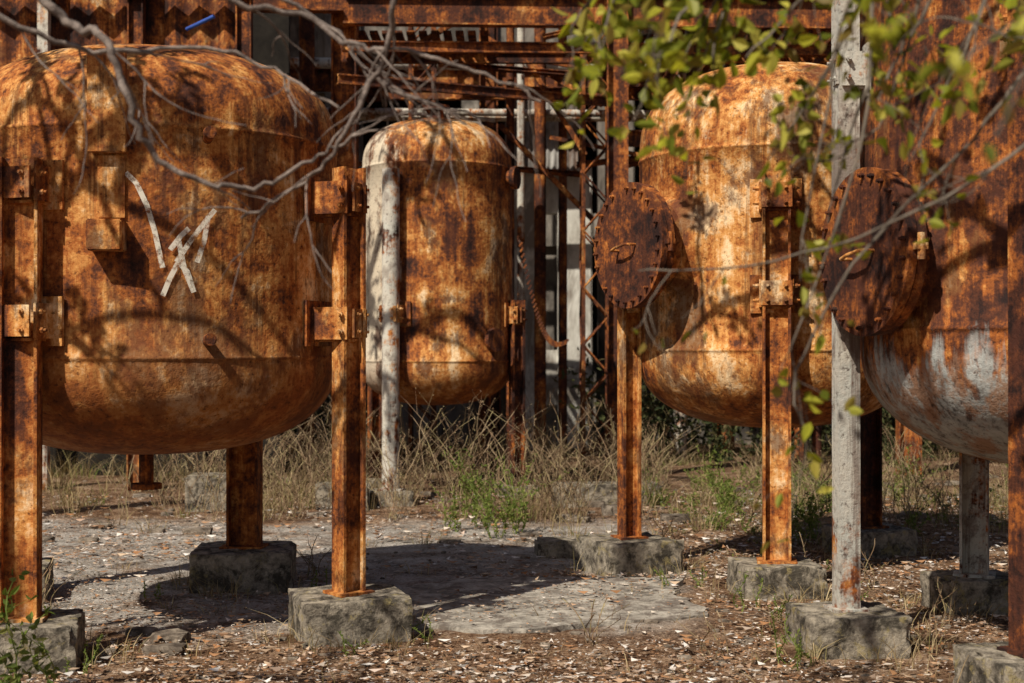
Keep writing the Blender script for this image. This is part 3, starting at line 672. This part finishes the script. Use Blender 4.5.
Bt.limb([tb[-1],(2.4,4.4,4.6),(1.5,6.0,4.5),(.7,7.0,4.5)],.06,6,22,.6,.09,.12,.5)
Bt.limb([tb[-1],(2.4,3.6,4.4),(1.6,4.4,4.0),(1.0,4.8,3.9)],.06,8,26,.55,.09,.12,.5)
Bt.limb([(1.5,6.0,4.5),(.8,7.1,4.2),(.3,7.3,4.0),(-.3,7.3,4.1)],.035,4,16,.4,.085,.10,.6)
Bt.limb([tb[-1],(2.0,3.0,4.4),(.6,3.4,4.6),(-.6,3.7,4.9)],.06,5,18,.7,.085,.14)
Bt.finish()

def mass(name,x0,x1,y0,y1,h,n,size,seed):
    r=random.Random(seed); vs=[];fs=[]; cl=[]
    for k in range(150):
        x=r.uniform(x0,x1); y=r.uniform(y0,y1); z=r.uniform(.3,1)*h*(.75+.3*noise.noise(V((x*.15,0,seed)))); cl.append((V((x,y,z)),r.uniform(.7,1.8)))
    for k in range(n):
        c,s=r.choice(cl); q=c+rvec(r)*s*r.random()**.4
        if q.z<0: continue
        add_leaf(vs,fs,r,q,size*r.uniform(.6,1.4),size*.6)
    for k in range(n//4): add_leaf(vs,fs,r,V((r.uniform(x0,x1),r.uniform(y0,y1),r.random()**2*2.5)),size*.8,size*.4)
    pymesh(name,vs,fs,M_leafB)
mass('distant_trees',-32,34,32,40,12,15000,.6,5)
DT=Tree('background_tree',(4,30,0),M_bark,M_leafB,50)
for k in range(26):
    x=-28+k*2.2+R.uniform(-.7,.7); y=R.uniform(31,38); DT.smooth([(x,y,-.1),(x+R.uniform(-.3,.3),y,3),(x+R.uniform(-.8,.8),y,8)],.2,.07)
DT.finish()

# ---------------------------------------------------------------- light / sky
S_=V((-.55,-.75,1.0)).normalized()
el=math.asin(S_.z); az=math.atan2(S_.x,S_.y)
w=bpy.data.worlds.new('World'); sc.world=w; w.use_nodes=True; nt=w.node_tree; nt.nodes.clear()
sky=nt.nodes.new('ShaderNodeTexSky'); sky.sky_type='NISHITA'; sky.sun_disc=False; sky.sun_elevation=el; sky.sun_rotation=az; sky.dust_density=2
bgn=nt.nodes.new('ShaderNodeBackground'); bgn.inputs[1].default_value=.05; o_=nt.nodes.new('ShaderNodeOutputWorld'); nt.links.new(sky.outputs[0],bgn.inputs[0]); nt.links.new(bgn.outputs[0],o_.inputs[0])
l=bpy.data.lights.new('sun','SUN'); l.energy=5.0; l.angle=math.radians(.5); l.color=(1,.93,.80); lo_=bpy.data.objects.new('sun',l); lo_.rotation_euler=S_.to_track_quat('Z','Y').to_euler(); lo_.location=(-10,-12,20); col.objects.link(lo_)
cam=bpy.data.cameras.new('camera'); cam.lens=50; cam.sensor_width=36; cam.clip_end=2000; cam.clip_start=.05
co=bpy.data.objects.new('camera',cam); co.location=(0,0,1.5); co.rotation_euler=(math.radians(90)+math.atan(8.5/1422),0,0); col.objects.link(co); sc.camera=co
cam.dof.use_dof=True; cam.dof.focus_distance=8.0; cam.dof.aperture_fstop=2.8
sc.view_settings.view_transform='Standard'; sc.view_settings.look='None'; sc.view_settings.exposure=0
